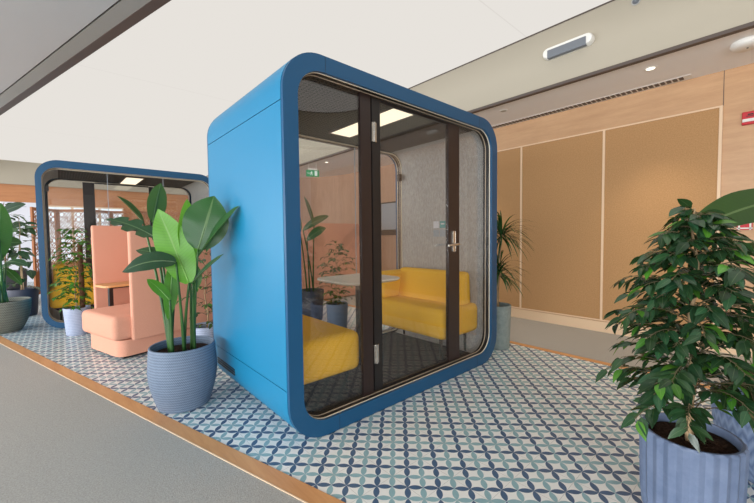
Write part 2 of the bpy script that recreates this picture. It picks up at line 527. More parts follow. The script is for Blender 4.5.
# the lower ceiling on the left and its metal edge
lo = lambda y: -1.42-.2885*(y-5.034)       # edge at z 2.8
ed = lambda y, d: lo(y)-d/math.cos(TH)
for nm, d0, d1, z0, m in (('trim_12', 0, .072, 2.80, 'bronze'), ('trim_13', .072, .18, 2.803, 'bronze_light'), ('trim_14', .18, .195, 2.812, 'bronze')):
    struct(nm, poly([(ed(YB, d0), YB), (ed(YF, d0), YF), (ed(YF, d1), YF), (ed(YB, d1), YB)], z0, 2.86), M[m])
struct('ceiling', poly([(ed(YB, .195), YB), (ed(YF, .195), YF), (-6.1, YF), (-6.1, YB)], 2.80, 2.86), M['grey_ceil'])
struct('wall_bulkhead', poly([(ed(YB, .0), YB), (ed(YF, 0), YF), (ed(YF, .05), YF), (ed(YB, .05), YB)], 2.861, 3.37), M['bulk'])

# windows in the far wall, seen between and through the lattice screens
for i, (x0, x1) in enumerate(((-1.14, -.62), (-.56, .02), (.08, .62))):
    w = bpy.data.objects.new('window_%d' % (i+1), None); COL.objects.link(w); w.location = (0, YF, 0); w['kind'] = 'structure'
    link('pane', bx(x0, x1, -.03, -.02, .55, 2.12), M['day'], w)
    fr = bmesh.new()
    box(fr, x0-.03, x0, -.05, 0, .5, 2.16); box(fr, x1, x1+.03, -.05, 0, .5, 2.16); box(fr, x0, x1, -.05, 0, 2.12, 2.16); box(fr, x0, x1, -.05, 0, .5, .55)
    box(fr, x0, x1, -.045, -.02, 1.99, 2.02)
    link('window_frame', fr, M['pale_trim'], w)

# ------------------------------------------------------------------ the booths
W, D, H = 2.157, 1.243, 2.2
RO, SE1, SE2 = .24, .322, 1.90


def arc_pts(x0, x1, z0, z1, r, n=12):
    return rrect(x0, x1, z0, z1, r, n)


def make_booth(label):
    t = thing('glass_meeting_booth', label, 'booth', (0, 0, 0), 0, 'blue glass meeting booths')
    n = 12
    O = rrect(0, W, 0, H, RO, n); I = rrect(.022, W-.022, .022, H-.022, RO-.022, n)
    # order: bottom right arc, top right arc, top left arc, bottom left arc
    k = n+1
    br, tr, tl, bl = [slice(i*k, (i+1)*k) for i in range(4)]
    g = .0022

    def seam(side, z): return (W if side else 0, z), (W-.022 if side else .022, z)
    a, b = seam(1, SE2+g); c, d = seam(0, SE2+g)
    link('roof_cover', openstrip([a]+O[tr]+O[tl]+[c], [b]+I[tr]+I[tl]+[d], .012, D), M['blue'], t, math.radians(35))
    a, b = seam(0, SE1-g); c, d = seam(1, SE1-g)
    link('base_cover', openstrip([a]+O[bl]+O[br]+[c], [b]+I[bl]+I[br]+[d], .012, D), M['blue'], t, math.radians(35))
    for s in (0, 1):
        a, b = seam(s, SE1+g); c, d = seam(s, SE2-g)
        link('side_panel', openstrip([a, c], [b, d], .012, D), M['blue'], t)
    # dark core behind the joints
    C1 = rrect(.023, W-.023, .023, H-.023, RO-.023, n); C2 = rrect(.045, W-.045, .036, H-.066, RO-.05, n)
    link('core', ring(C1, C2, .006, D-.006), M['dark'], t, math.radians(35))
    # front and rear frames
    OP = rrect(.09, W-.092, .095, H-.095, .165, n)
    OPR = rrect(.060, W-.060, .08, H-.098, .165, n)
    f1 = rrect(.0015, W-.0015, .0015, H-.0015, RO-.001, n)
    link('front_frame', ring(f1, OP, -.014, .0095), M['blue_shaded'], t, math.radians(35))
    link('rear_frame', ring(f1, OPR, D+.002, D+.022), M['blue_shaded'], t, math.radians(35))
    for y0, s in ((.0, 1), (D, -1)):
        ins = (lambda q: rrect(.09+q, W-.092-q, .095+q, H-.095-q, .165-q, n)) if s == 1 else (lambda q: rrect(.060+q, W-.060-q, .08+q, H-.098-q, .165-q, n))
        yy = lambda v: sorted((y0+s*v[0], y0+s*v[1]))
        link('gasket', ring(ins(-.01), ins(.0012), *yy((.01, .075))), M['dark'], t, math.radians(35))
        link('edge_trim', ring(ins(-.008), ins(.0028), *yy((.007, .014))), M['cream'], t, math.radians(35))
        link('edge_trim', ring(ins(-.008), ins(.0045), *yy((.048, .054))), M['cream2'], t, math.radians(35))
        if s == -1: link('edge_trim', ring(ins(-.004), ins(.010), *yy((.0752, .081))), M['cream'], t, math.radians(35))
    for x, za, zb in ((.27, H-.092, H-.004), (.33, .004, .092), (W-.3, H-.092, H-.004), (W-.33, .004, .092)):
        link('frame_joint', bx(x-.001, x+.001, -.0146, -.0138, za, zb), M['dark'], t)
    # linings
    LX0, LX1, LZ0, LZ1, LR = .062, W-.062, .055, 2.115, .16
    li = rrect(LX0, LX1, LZ0, LZ1, LR, n); lo_ = rrect(LX0-.02, LX1+.02, LZ0-.02, LZ1+.02, LR+.02, n)
    y0, y1 = .076, D-.076
    link('ceiling_lining', openstrip(li[tr][-1:]+li[tl][:1], lo_[tr][-1:]+lo_[tl][:1], y0, y1), M['perf'], t)
    rl, rlo = li[br]+li[tr], lo_[br]+lo_[tr]
    ll, llo = li[tl]+li[bl], lo_[tl]+lo_[bl]
    link('wall_lining', openstrip(rl, rlo, y0, y1), M['felt'], t, math.radians(40))
    link('wall_lining', openstrip(ll, llo, y0, y1), M['felt'], t, math.radians(40))
    link('booth_floor', bx(LX0+LR-.02, LX1-LR+.02, y0, y1, LZ0-.03, LZ0+.005), M['podfloor'], t)
    lamp = link('lamp_panel', bx(.945, 1.165, .12, .93, LZ1-.016, LZ1-.001), M['podlamp'], t)
    lf = bmesh.new()
    for q in ((.93, .945, .105, .945), (1.165, 1.18, .105, .945), (.945, 1.165, .105, .12), (.945, 1.165, .93, .945)): box(lf, *q, LZ1-.02, LZ1-.001)
    link('lamp_frame', lf, M['bronze'], lamp)
    # front glass: fixed pane, hinge stile, door, handle stile, fixed pane
    GY = .062
    zg0, zg1 = .112, H-.112
    def pane(nm, x0, x1, y, m, par=t):
        pts = rrect(.088, W-.090, .093, H-.093, .167, n) if y < .5 else rrect(.057, W-.057, .077, H-.095, .168, n)
        cl = []
        for x, z in pts: cl.append((min(max(x, x0), x1), z))
        bm = bmesh.new(); loft(bm, [[(x, y-.004, z) for x, z in cl], [(x, y+.004, z) for x, z in cl]], True, True)
        bmesh.ops.remove_doubles(bm, verts=bm.verts, dist=1e-5); bmesh.ops.recalc_face_normals(bm, faces=bm.faces)
        return link(nm, bm, m, par)
    pane('fixed_pane', .088, .575, GY, M['glass_f'])
    link('post', bx(.575, .662, GY-.012, GY+.014, .10, H-.10), M['stile'], t)
    pane('fixed_pane', 1.652, W-.09, GY, M['glass_f'])
    dr = pane('door', .747, 1.497, GY, M['glass_f'])
    link('door_stile', bx(.672, .745, GY-.014, GY+.016, .112, H-.115), M['dark'], dr)
    link('door_stile', bx(1.499, 1.648, GY-.014, GY+.016, .112, H-.115), M['stile'], dr)
    for za, zb in ((.104, .122), (H-.128, H-.108)): link('door_rail', bx(.747, 1.497, GY-.008, GY+.01, za, zb), M['dark'], dr)
    for z in (.37, 1.86):
        h = bmesh.new(); box(h, .664, .706, GY-.024, GY-.012, z-.065, z+.065, bev=.004)
        tube(h, [(.682, GY-.026, z-.065), (.682, GY-.026, z+.065)], .008, 10)
        link('hinge', h, M['chrome'], dr)
    hd = bmesh.new()
    box(hd, 1.545, 1.585, GY-.024, GY-.014, 1.03, 1.21, bev=.008)
    tube(hd, [(1.565, GY-.022, 1.095), (1.565, GY-.065, 1.095)], .010, 10)
    tube(hd, [(1.575, GY-.065, 1.095), (1.50, GY-.067, 1.093), (1.43, GY-.065, 1.09)], .0095, 10)
    box(hd, 1.545, 1.585, GY+.016, GY+.026, 1.03, 1.21, bev=.004)
    link('handle', hd, M['chrome'], dr)
    # rear glass of three panes with narrow joints
    GB = D-.062
    js = (.053, .735, 1.42, W-.053)
    for a, b in zip(js, js[1:]): pane('fixed_pane', a+.004, b-.004, GB, M['glass_b'])
    for x in js[1:3]: link('glass_joint', bx(x-.003, x+.003, GB-.004, GB+.004, .11, H-.11), M['grey_s'], t)
    cb = bx(W-.125, W-.09, GB-.05, GB-.006, 1.80, 1.88, bev=.006)
    link('cable_clip', cb, M['dark'], t)
    # small stickers on the felt beside the door handle
    for i, (y, z, m) in enumerate(((.655, 1.285, 'pale_s'), (.57, 1.285, 'teal_s'), (.655, 1.195, 'grey_s'), (.57, 1.195, 'grey_s'))):
        st = bx(LX1-.003, LX1-.0005, y-.036, y+.036, z-.036, z+.036)
        s = link('sticker', st, M[m], t)
        if m == 'teal_s':
            q = bx(LX1-.004, LX1-.003, y-.022, y+.022, z+.0, z+.014); link('sticker_mark', q, M['pale_s'], s)
    # ventilation grille low on each side
    for s in (0, 1):
        gr = bmesh.new(); X = 0 if s == 0 else W
        for r in range(3):
            for i in range(16):
                yv = .80+i*.0235; zv = .185+r*.018
                box(gr, X-.0012, X+.0012, yv, yv+.018, zv, zv+.012)
        link('vent_grille', gr, M['dark'], t)
    # feet under the base
    for x in (.32, W-.32):
        for y in (.2, D-.2):
            fb = bmesh.new(); bmesh.ops.create_cone(fb, cap_ends=True, segments=20, radius1=.03, radius2=.03, depth=.008, matrix=Matrix.Translation((x, y, 0)))
            link('foot', fb, M['dark'], t)
    return t


LIFT = .004
booth = make_booth('large blue glass booth in the foreground, its glass door facing the viewer')
booth.location = (0, 0, LIFT)
B2 = (-1.105, 4.47)
dup(booth, (B2[0]+W, B2[1]+D, LIFT), PI, 'blue glass booth further back on the left, behind the peach seating')


def make_sofa(label, group):
    """bench for inside a booth; back along local +x = .52, seat front at 0"""
    t = thing('booth_sofa', label, 'sofa', (0, 0, 0), 0, group)
    L = .99
    bm = bmesh.new(); box(bm, 0, .55, 0, L, .19, .462, bev=.055, seg=4); link('seat', bm, M['yellow'], t, math.radians(60))
    bm = bmesh.new(); vs = box(bm, .33, .50, .05, L-.06, .40, .76, bev=.04, seg=3)
    for v in vs:
        k = (v.co.z-.4)/.36
        if v.co.x < .42: v.co.x += .045*k-.03*(1-k)
        v.co.y += (.5-v.co.y)*.03*k
    link('backrest', bm, M['yellow'], t, math.radians(60))
    bm = bmesh.new(); box(bm, .10, .49, L-.13, L-.01, .40, .735, bev=.04, seg=3); link('armrest', bm, M['yellow'], t, math.radians(60))
    for x in (.07, .44):
        for y in (.09, L-.09):
            bm = bmesh.new(); tube(bm, [(x, y, 0), (x, y, .2)], [.011, .016], 10); link('leg', bm, M['dark'], t)
    return t


FZ = .061+LIFT
sofa = make_sofa('mustard yellow sofa at the right end of the large foreground booth', 'mustard booth sofas')
sofa.location = (1.535, .125, FZ)
sL = dup(sofa, (.638, .14, FZ), 0, 'mustard yellow sofa at the left end of the large foreground booth')
# mirror image of the right-hand sofa
for c in sL.children:
    if c.name.startswith('backrest'): c.location = (.05, .15, 0); c.scale = (1, .84, 1)
sL.scale = (-1, 1, 1)
s3 = dup(sofa, (B2[0]+W-1.535, B2[1]+D-.125, FZ), PI, 'mustard yellow sofa at the left end of the farther booth')
s4 = dup(sofa, (B2[0]+W-.622, B2[1]+D-.125, FZ), PI, 'mustard yellow sofa at the right end of the farther booth, behind the big plant')
s4.scale = (-1, 1, 1)


def make_table(label):
    t = thing('booth_table', label, 'table', (0, 0, 0), 0, 'booth tables')
    top = rrect(-.315, .315, -.29, .29, .13, 10)
    bm = bmesh.new()
    sc = lambda q, z: [(x*q, y*q, z) for x, y in top]
    loft(bm, [sc(.93, .708), sc(1, .722), sc(1, .73), sc(.992, .735)], True, True)
    bmesh.ops.recalc_face_normals(bm, faces=bm.faces)
    link('table_top', bm, M['white_top'], t, math.radians(50))
    bm = bmesh.new(); tube(bm, [(0, 0, .012), (0, 0, .71)], .03, 20); link('column', bm, M['dark'], t, math.radians(50))
    bm = bmesh.new(); bmesh.ops.create_cone(bm, cap_ends=True, segments=40, radius1=.2, radius2=.19, depth=.014, matrix=Matrix.Translation((0, 0, .007)))
    link('base', bm, M['dark'], t)
    return t


tb = make_table('white rounded table on a black column inside the large foreground booth'); tb.location = (1.115, .765, FZ)
dup(tb, (B2[0]+W-1.075, B2[1]+D-.72, FZ), PI, 'white table on a black column inside the farther booth')

# ------------------------------------------------------------------ peach work booths


def make_workbooth(label):
    t = thing('high_back_work_booth', label, 'booth seat', (0, 0, 0), 0, 'peach high-back seating')
    bm = bmesh.new()
    pl = lambda x0, x1, y0, y1, r: rrect(x0, x1, y0, y1, r, 6)
    lp = lambda P, z: [(x, y, z) for x, y in P]
    b = pl(0, .95, 0, .72, .09)
    loft(bm, [lp(b, .03), lp(b, .19)], True, True); bmesh.ops.recalc_face_normals(bm, faces=bm.faces)
    link('seat_base', bm, M['peach'], t, math.radians(40))
    bm = bmesh.new(); box(bm, .05, .9, .05, .67, 0, .03); link('plinth', bm, M['dark'], t)
    bm = bmesh.new(); vs = box(bm, -.045, .95, -.005, .76, .19, .43, bev=.05, seg=4)
    link('seat', bm, M['peach'], t, math.radians(60))
    bm = bmesh.new(); box(bm, .10, 1.03, -.055, .0, .18, 1.30, bev=.018, seg=3); link('back_panel', bm, M['peach'], t, math.radians(60))
    bm = bmesh.new(); box(bm, .975, 1.03, .002, 1.198, .05, 1.30, bev=.018, seg=3); link('side_panel', bm, M['peach'], t, math.radians(60))
    bm = bmesh.new(); box(bm, .25, 1.03, 1.20, 1.255, .03, 1.34, bev=.018, seg=3); link('front_panel', bm, M['peach'], t, math.radians(60))
    bm = bmesh.new()
    top = rrect(.23, .97, .86, 1.195, .06, 6)
    loft(bm, [lp(top, .615), lp(top, .64)], True, True); bmesh.ops.recalc_face_normals(bm, faces=bm.faces)
    link('table_top', bm, M['wood_top'], t, math.radians(50))
    bm = bmesh.new(); box(bm, .28, .32, .90, .94, .012, .615); box(bm, .24, .42, .86, 1.0, 0, .012)
    box(bm, .30, .90, .93, .96, .595, .615); link('table_post', bm, M['dark'], t)
    return t


wb = make_workbooth('peach upholstered high-back work booth with a small oak table, standing by the oak floor strip')
wb.location = (-.51, 2.411, 0); wb.rotation_euler = (0, 0, TH)

# a second, wider piece seen through the big booth
t = thing('high_back_work_booth', 'wide peach high-back booth seen through the glass of the large blue booth', 'booth seat', (2.35, 3.75, 0), math.radians(0), 'peach high-back seating')
pts = [(-.32+.3*(1-math.cos(a)), -.0+.55-.55*math.sin(a)) for a in [PI/2*i/10 for i in range(11)]]+[(1.6, 0)]
p2 = [(-.26+.26*(1-math.cos(a)), .55-.49*math.sin(a)) for a in [PI/2*i/10 for i in range(11)]]+[(1.6, .06)]
link('back_panel', poly(pts+p2[::-1], .03, 1.42), M['peach'], t, math.radians(40))
bm = bmesh.new(); box(bm, .06, 1.6, .07, .62, .19, .43, bev=.05, seg=3); link('seat', bm, M['peach'], t, math.radians(60))
bm = bmesh.new(); box(bm, .08, 1.58, .09, .58, 0.0, .19); link('seat_base', bm, M['peach'], t)

# ------------------------------------------------------------------ pots and plants


def pot_mesh(prof, wall=.014, soil=.05, n=48, mod=None):
    """profile from the base up: (radius, z); rim, inside wall and floor are added"""
    bm = bmesh.new(); (rt, zt) = prof[-1]
    inner = [(rt-.003, zt+.004), (rt-wall+.003, zt+.004), (rt-wall, zt-.002), (rt-wall-.004, zt-soil-.03)]
    m2 = (lambda u, k: mod(u) if k < len(prof) else 1) if mod else None
    lathe(bm, prof+inner, n, m2)
    bmesh.ops.recalc_face_normals(bm, faces=bm.faces)
    return bm, rt-wall-.003, zt-soil


def soil_mesh(r, z):
    bm = bmesh.new(); n = 28; rows = []
    for k in range(8):
        rr = r*(1-k/7.5)
        rows.append([(rr*math.cos(2*PI*i/n), rr*math.sin(2*PI*i/n), z+(0 if k == 0 else R_.uniform(-.006, .010))) for i in range(n)])
    loft(bm, rows); bm.faces.new([bm.verts[i] for i in range(len(bm.verts)-n, len(bm.verts))] if bm.verts.ensure_lookup_table() is None else [])
    loft(bm, [[(r*math.cos(2*PI*i/n), r*math.sin(2*PI*i/n), zz) for i in range(n)] for zz in (z-.03, z)])
    bmesh.ops.recalc_face_normals(bm, faces=bm.faces)
    return bm


def potted(name, label, cat, x, y, prof, pm, group='potted plants', mod=None, soil=.05, n=48):
    t = thing(name, label, cat, (x, y, 0), 0, group)
    bm, rs, zs = pot_mesh(prof, soil=soil, mod=mod, n=n)
    link('pot', bm, pm, t, math.radians(50) if not mod else math.radians(20))
    link('soil', soil_mesh(rs, zs), M['soil'], t, PI)
    return t, rs, zs


def round_prof(r, h, base=.8, belly=1.06, n=10):
    out = [(r*base*.93, 0), (r*base, .008)]
    for i in range(1, n+1):
        q = i/n
        out.append((r*(base+(1-base)*math.sin(q*PI/2)**.8+(belly-1)*math.sin(PI*q)), .008+(h-.008)*q))
    return out


def cyl_prof(r, h, base=.9, n=4):
    return [(r*base*.95, 0), (r*base, .012)]+[(r*(base+(1-base)*i/n), .012+(h-.012)*i/n) for i in range(1, n+1)]


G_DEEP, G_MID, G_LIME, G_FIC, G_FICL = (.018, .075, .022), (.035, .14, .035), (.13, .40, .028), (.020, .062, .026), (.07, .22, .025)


def strel_leaf(t, base, a, b, width, nrm, tint, bend=.05, fold=.14, wave=.01, petr=.008, notch=None, curl=0.0, nseg=16, part='leaf', stem_m='stem'):
    """one petiole from the soil to the blade and the blade from a to b, all in world space, put under t"""
    o = t.location
    L = lambda v: Vector(v)-Vector(o)
    base, a, b = L(base), L(a), L(b)
    mid = (base+a)/2+Vector((0, 0, .10*(a-base).length))*0+Vector((base.x-a.x, base.y-a.y, 0))*.22
    bm = bmesh.new(); pp = bez(base, mid, a, 10); tube(bm, pp, [petr*(1.25-.6*i/10) for i in range(11)], 8)
    s = link('stem', bm, M[stem_m], t, PI)
    bm = bmesh.new()
    nrm = Vector(nrm).normalized()
    line = bez(a, (a+b)/2+nrm*bend, b, nseg)
    blade(bm, line, width, nrm, tint, P_STREL, 4, fold, wave, curl, notch)
    for k in range(1):
        tube(bm, [p-nrm*.003 for p in line[:-2]], [petr*.7*(1-.8*i/nseg)+.0008 for i in range(nseg-1)], 5)
    cl = bm.loops.layers.float_color.get('tint')
    for f in bm.faces:
        for lp in f.loops:
            if lp[cl][1] == 0 or lp[cl][1] == 1.0 and lp[cl][0] == 1.0: lp[cl] = (tint[0]*1.6, tint[1]*1.4, tint[2]*1.6, 1)
    link(part, bm, M['leaf'], s, PI)


TOCAM = lambda p: (CAM-Vector(p)).normalized()

# big strelitzia in the woven blue pot
t, rs, zs = potted('potted_bird_of_paradise', 'tall bird of paradise plant in a round woven blue pot beside the large booth', 'plant', -.275, 1.03,
                   [(.150, 0), (.165, .006)]+[(.165+.055*math.sin(min(1, q*1.55)*PI/2)-.012*max(0, q-.62)/.38, .006+.42*q) for q in [i/14 for i in range(1, 15)]], M['pot_blue'])
c0 = Vector((-.275, 1.03, zs))
DEP = 2.5
tear = lambda t_, q: .35 if (int(t_*16) % 4 == 2) else 1
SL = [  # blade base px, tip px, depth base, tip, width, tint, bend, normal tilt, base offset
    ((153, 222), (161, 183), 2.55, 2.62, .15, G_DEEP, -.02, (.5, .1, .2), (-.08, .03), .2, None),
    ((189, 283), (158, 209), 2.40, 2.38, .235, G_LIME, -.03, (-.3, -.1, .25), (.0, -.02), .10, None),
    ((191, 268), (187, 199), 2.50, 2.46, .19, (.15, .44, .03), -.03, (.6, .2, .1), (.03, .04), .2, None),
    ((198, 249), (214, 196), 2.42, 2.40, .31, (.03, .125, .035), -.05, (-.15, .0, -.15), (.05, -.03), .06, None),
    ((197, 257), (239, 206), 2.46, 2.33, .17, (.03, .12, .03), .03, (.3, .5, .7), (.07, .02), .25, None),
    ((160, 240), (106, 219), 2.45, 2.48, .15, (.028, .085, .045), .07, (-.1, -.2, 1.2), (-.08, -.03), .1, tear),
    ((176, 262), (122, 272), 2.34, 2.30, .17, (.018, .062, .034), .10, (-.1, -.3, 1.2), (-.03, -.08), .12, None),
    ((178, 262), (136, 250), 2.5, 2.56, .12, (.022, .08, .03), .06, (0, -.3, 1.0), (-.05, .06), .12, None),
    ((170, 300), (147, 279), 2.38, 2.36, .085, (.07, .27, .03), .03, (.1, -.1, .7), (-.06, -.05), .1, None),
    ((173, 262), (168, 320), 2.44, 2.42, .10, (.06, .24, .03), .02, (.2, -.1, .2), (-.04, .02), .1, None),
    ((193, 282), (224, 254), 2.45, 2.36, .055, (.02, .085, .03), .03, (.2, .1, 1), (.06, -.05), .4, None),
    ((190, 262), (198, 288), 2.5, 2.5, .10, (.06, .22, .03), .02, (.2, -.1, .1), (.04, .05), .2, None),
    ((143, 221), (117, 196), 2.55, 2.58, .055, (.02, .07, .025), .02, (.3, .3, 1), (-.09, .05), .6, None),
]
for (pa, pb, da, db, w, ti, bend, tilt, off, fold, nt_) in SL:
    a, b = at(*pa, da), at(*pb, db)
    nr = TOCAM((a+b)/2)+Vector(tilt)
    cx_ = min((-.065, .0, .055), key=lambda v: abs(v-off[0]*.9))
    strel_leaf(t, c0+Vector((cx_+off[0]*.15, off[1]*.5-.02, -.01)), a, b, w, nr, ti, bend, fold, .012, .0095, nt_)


def shrub(t, x, y, z0, top, prof, nbr, per, lsize, seed, greens, trunk_r=.012, droop=.5, trunk_m='bark', lim=None, leafm='ficus', aspect=.5):
    """a branching plant: trunk, twigs and all its leaves; prof(q) gives crown radius at height fraction q"""
    rg = random.Random(seed); q0 = .22 if trunk_r > .012 else .06
    tr = bmesh.new(); lf = bmesh.new(); tg = bmesh.new()
    pts = [Vector((.012*math.sin(i*1.3+seed), .012*math.cos(i*1.7+seed), z0+(top-z0)*i/9)) for i in range(10)]
    tube(tr, pts, [trunk_r*(1-.75*i/9) for i in range(10)], 8)
    if trunk_r > .01:
        for q in range(3):
            off = Vector((rg.uniform(-.03, .03), rg.uniform(-.03, .03), 0))
            pp = [Vector((off.x*(1-i/8), off.y*(1-i/8), z0+(top-z0)*.75*i/7)) for i in range(8)]
            tube(tr, pp, [trunk_r*.55*(1-.6*i/7) for i in range(8)], 6)
    for bI in range(nbr):
        q = q0+(1-q0)*((bI+rg.random())/nbr)
        az = bI*2.39996+rg.uniform(-.4, .4)
        rad = prof(q)*rg.uniform(.62, 1.16)
        zc = z0+(top-z0)*q
        s0 = Vector((0, 0, max(z0+.02, zc-rad*.35)))
        e = Vector((math.cos(az)*rad, math.sin(az)*rad, zc-rad*droop*.25+rg.uniform(-.02, .02)))
        m_ = (s0+e)/2+Vector((0, 0, rad*.35))
        tw = bez(s0, m_, e, 6)
        tube(tg, tw, [min(trunk_r*.28, .0019)*(1-.7*i/6)+.0006 for i in range(7)], 5, False)
        nl = max(3, int(per*(.5+.5*rad/max(prof(.4), .01))))
        for k in range(nl):
            u = .22+.78*(k+rg.random()*.8)/nl
            p = s0*(1-u)**2+m_*2*u*(1-u)+e*u*u
            d = (2*(1-u)*(m_-s0)+2*u*(e-m_)).normalized()
            side = d.cross(Vector((0, 0, 1)));
            if side.length < .05: side = Vector((1, 0, 0))
            side.normalize(); sg = 1 if k % 2 else -1
            dirn = (d*rg.uniform(.35, .9)+side*sg*rg.uniform(.3, .9)+Vector((0, 0, -droop*rg.uniform(.2, 1.5)))).normalized()
            ln = lsize*rg.uniform(.7, 1.2)
            p0 = p+dirn*ln*.18
            p1 = p0+dirn*ln
            pm = (p0+p1)/2+Vector((0, 0, ln*.12))
            if lim and not lim(p1): continue
            nr = Vector((rg.uniform(-.5, .5), rg.uniform(-.5, .5), 1))+d*.4
            rr = rg.random(); ti = vary(greens[1] if rr < greens[2] else greens[0], .5, rg)
            blade(lf, bez(p0, pm, p1, 5), ln*aspect*rg.uniform(.85, 1.15), nr.normalized(), ti, P_FICUS, 1, .16)
            tube(tg, [p, p0], .0009, 4, False)
    link('trunk', tr, M[trunk_m], t, PI); link('twigs', tg, M['twig'], t, PI); link('foliage', lf, M[leafm], t, PI)


def interp(tab):
    def f(q):
        for (a, ra), (b, rb) in zip(tab, tab[1:]):
            if q <= b: return ra+(rb-ra)*(q-a)/(b-a)
        return tab[-1][1]
    return f


# the ficus in the fluted planter, right foreground
flute = lambda u: 1+.05*(abs(((u*24) % 1)-.5)*2-.5)
FX, FY = .957, -1.54
t, rs, zs = potted('potted_weeping_fig', 'bushy weeping fig in a fluted blue planter, right foreground', 'plant', FX, FY,
                   [(.118, 0), (.138, .012), (.148, .04), (.156, .12), (.16, .30), (.161, .37), (.158, .376)], M['pot_flute'], mod=flute, soil=.03, n=208)
shrub(t, FX, FY, zs-.01, 1.27, interp([(0, .2), (.2, .32), (.27, .345), (.38, .31), (.5, .285), (.7, .25), (.85, .18), (.95, .10), (1, .04)]), 112, 21, .069, 11,
      (G_FIC, G_FICL, .09), .013, .55, 'bark', None, 'ficus', .49)
ex_t = t

# the planter and broad leaves behind it
t, rs, zs = potted('potted_bird_of_paradise', 'huge-leaved plant in a wavy blue bowl, right edge, behind the weeping fig', 'plant', 1.60, -1.80,
                   round_prof(.25, .36, .66, 1.04), M['pot_wave'])
c1 = Vector((1.60, -1.80, zs-.01))
for a, b, w, ti, tilt, bend, fold in (
    (at(815, 194, 1.95), at(687, 233, 2.05), .27, (.022, .075, .012), (0, 0, .5), .12, .12),
    (at(800, 246, 1.9), at(708, 262, 1.95), .15, (.03, .085, .02), (0, .2, .8), .06, .12),
    (Vector((1.62, -2.0, 1.05)), Vector((1.75, -2.5, 1.35)), .2, (.03, .1, .02), (0, 0, .8), .05, .12),
    (Vector((1.75, -1.75, 1.0)), Vector((2.15, -1.9, 1.3)), .2, (.03, .1, .02), (0, 0, .8), .05, .12)):
    strel_leaf(t, c1+Vector((R_.uniform(-.06, .06), R_.uniform(-.06, .06), 0)), a, b, w, TOCAM((a+b)/2)*.6+Vector(tilt), ti, bend, fold, .01, .009)
bm = bmesh.new()
rg = random.Random(5)
for k in range(46):       # fine low growth at its foot
    a0 = rg.uniform(0, 6.28); p0 = Vector((rg.uniform(-.1, .1), rg.uniform(-.1, .1), zs-.01))
    p2 = p0+Vector((math.cos(a0)*rg.uniform(.05, .2), math.sin(a0)*rg.uniform(.05, .2), rg.uniform(.3, .62)))
    blade(bm, bez(p0, (p0+p2)/2+Vector((0, 0, .06)), p2, 6), .016, Vector((math.cos(a0), math.sin(a0), .3)).normalized(), vary((.04, .13, .02), .4, rg), P_STRAP, 1, .1)
link('grassy_foliage', bm, M['ficus'], t, PI)

# dracaena beyond the right-hand end of the big booth
t, rs, zs = potted('potted_dracaena', 'spiky dracaena in a tall grey pot at the right end of the large booth', 'plant', 2.49, .17,
                   cyl_prof(.138, .445, .9), M['pot_grey'])
bm = bmesh.new(); lf = bmesh.new(); rg = random.Random(3)
for (hx, hy, hz, n, Ln) in ((.03, -.03, 1.18, 95, .43), (.0, -.02, .80, 75, .38)):
    pp = bez((hx*.3, 0, zs-.01), (hx*.3-.02, 0, (zs+hz)/2), (hx, hy, hz), 8); tube(bm, pp, [.017-.0005*i for i in range(9)], 8)
    for k in range(n):
        az = k*2.4+rg.uniform(-.3, .3); el = rg.uniform(-.35, 1.35); l = Ln*rg.uniform(.7, 1.1)
        d = Vector((math.cos(az)*math.cos(el), math.sin(az)*math.cos(el), math.sin(el)))
        p0 = Vector((hx, hy, hz-.06+.1*rg.random())); p1 = p0+d*l*.55; p2 = p1+(d*.5+Vector((0, 0, -.75+.3*math.sin(el)))).normalized()*l*.5
        if p0.x+2.49+min(p1.x, p2.x)-p0.x < 2.19: continue
        blade(lf, bez(p0, p1, p2, 7), .022, (Vector((0, 0, 1))+d*.2).normalized(), vary((.02, .07, .02), .4, rg), P_STRAP, 1, .15)
link('trunk', bm, M['bark'], t, PI); link('foliage', lf, M['ficus'], t, PI)

# small pale-blue pot in front of the farther booth
t, rs, zs = potted('potted_weeping_fig', 'slim fig on a brown pole in a pale blue pot left of the peach booth', 'plant', -.77, 4.02,
                   cyl_prof(.135, .33, .85), M['pot_lav'])
bm = bmesh.new(); tube(bm, [(.055, -.03, zs-.01), (.055, -.03, 1.12)], .028, 12); link('moss_pole', bm, M['moss'], t, PI)
shrub(t, 0, 0, zs-.01, 1.33, interp([(0, .12), (.3, .22), (.7, .23), (1, .12)]), 70, 13, .065, 21, ((.04, .15, .02), (.10, .30, .03), .4), .008, .4)

# pale pot between the booths
t, rs, zs = potted('potted_weeping_fig', 'low sparse fig in a pale grey-blue pot half hidden behind the large booth', 'plant', .115, 1.82,
                   cyl_prof(.14, .35, .88), M['pot_lav'])
shrub(t, 0, 0, zs-.01, 1.12, interp([(0, .1), (.3, .2), (.7, .2), (1, .1)]), 24, 9, .06, 31, ((.03, .09, .025), (.07, .2, .03), .2), .007, .4)
# dark pot behind it
t, rs, zs = potted('potted_rubber_plant', 'dark leafy plant in a large charcoal pot deep between the two booths', 'plant', .62, 3.6,
                   cyl_prof(.19, .52, .8), M['pot_char'])
shrub(t, 0, 0, zs-.01, 1.25, interp([(0, .14), (.5, .28), (1, .12)]), 22, 8, .13, 41, ((.015, .05, .02), (.04, .12, .03), .2), .009, .4)

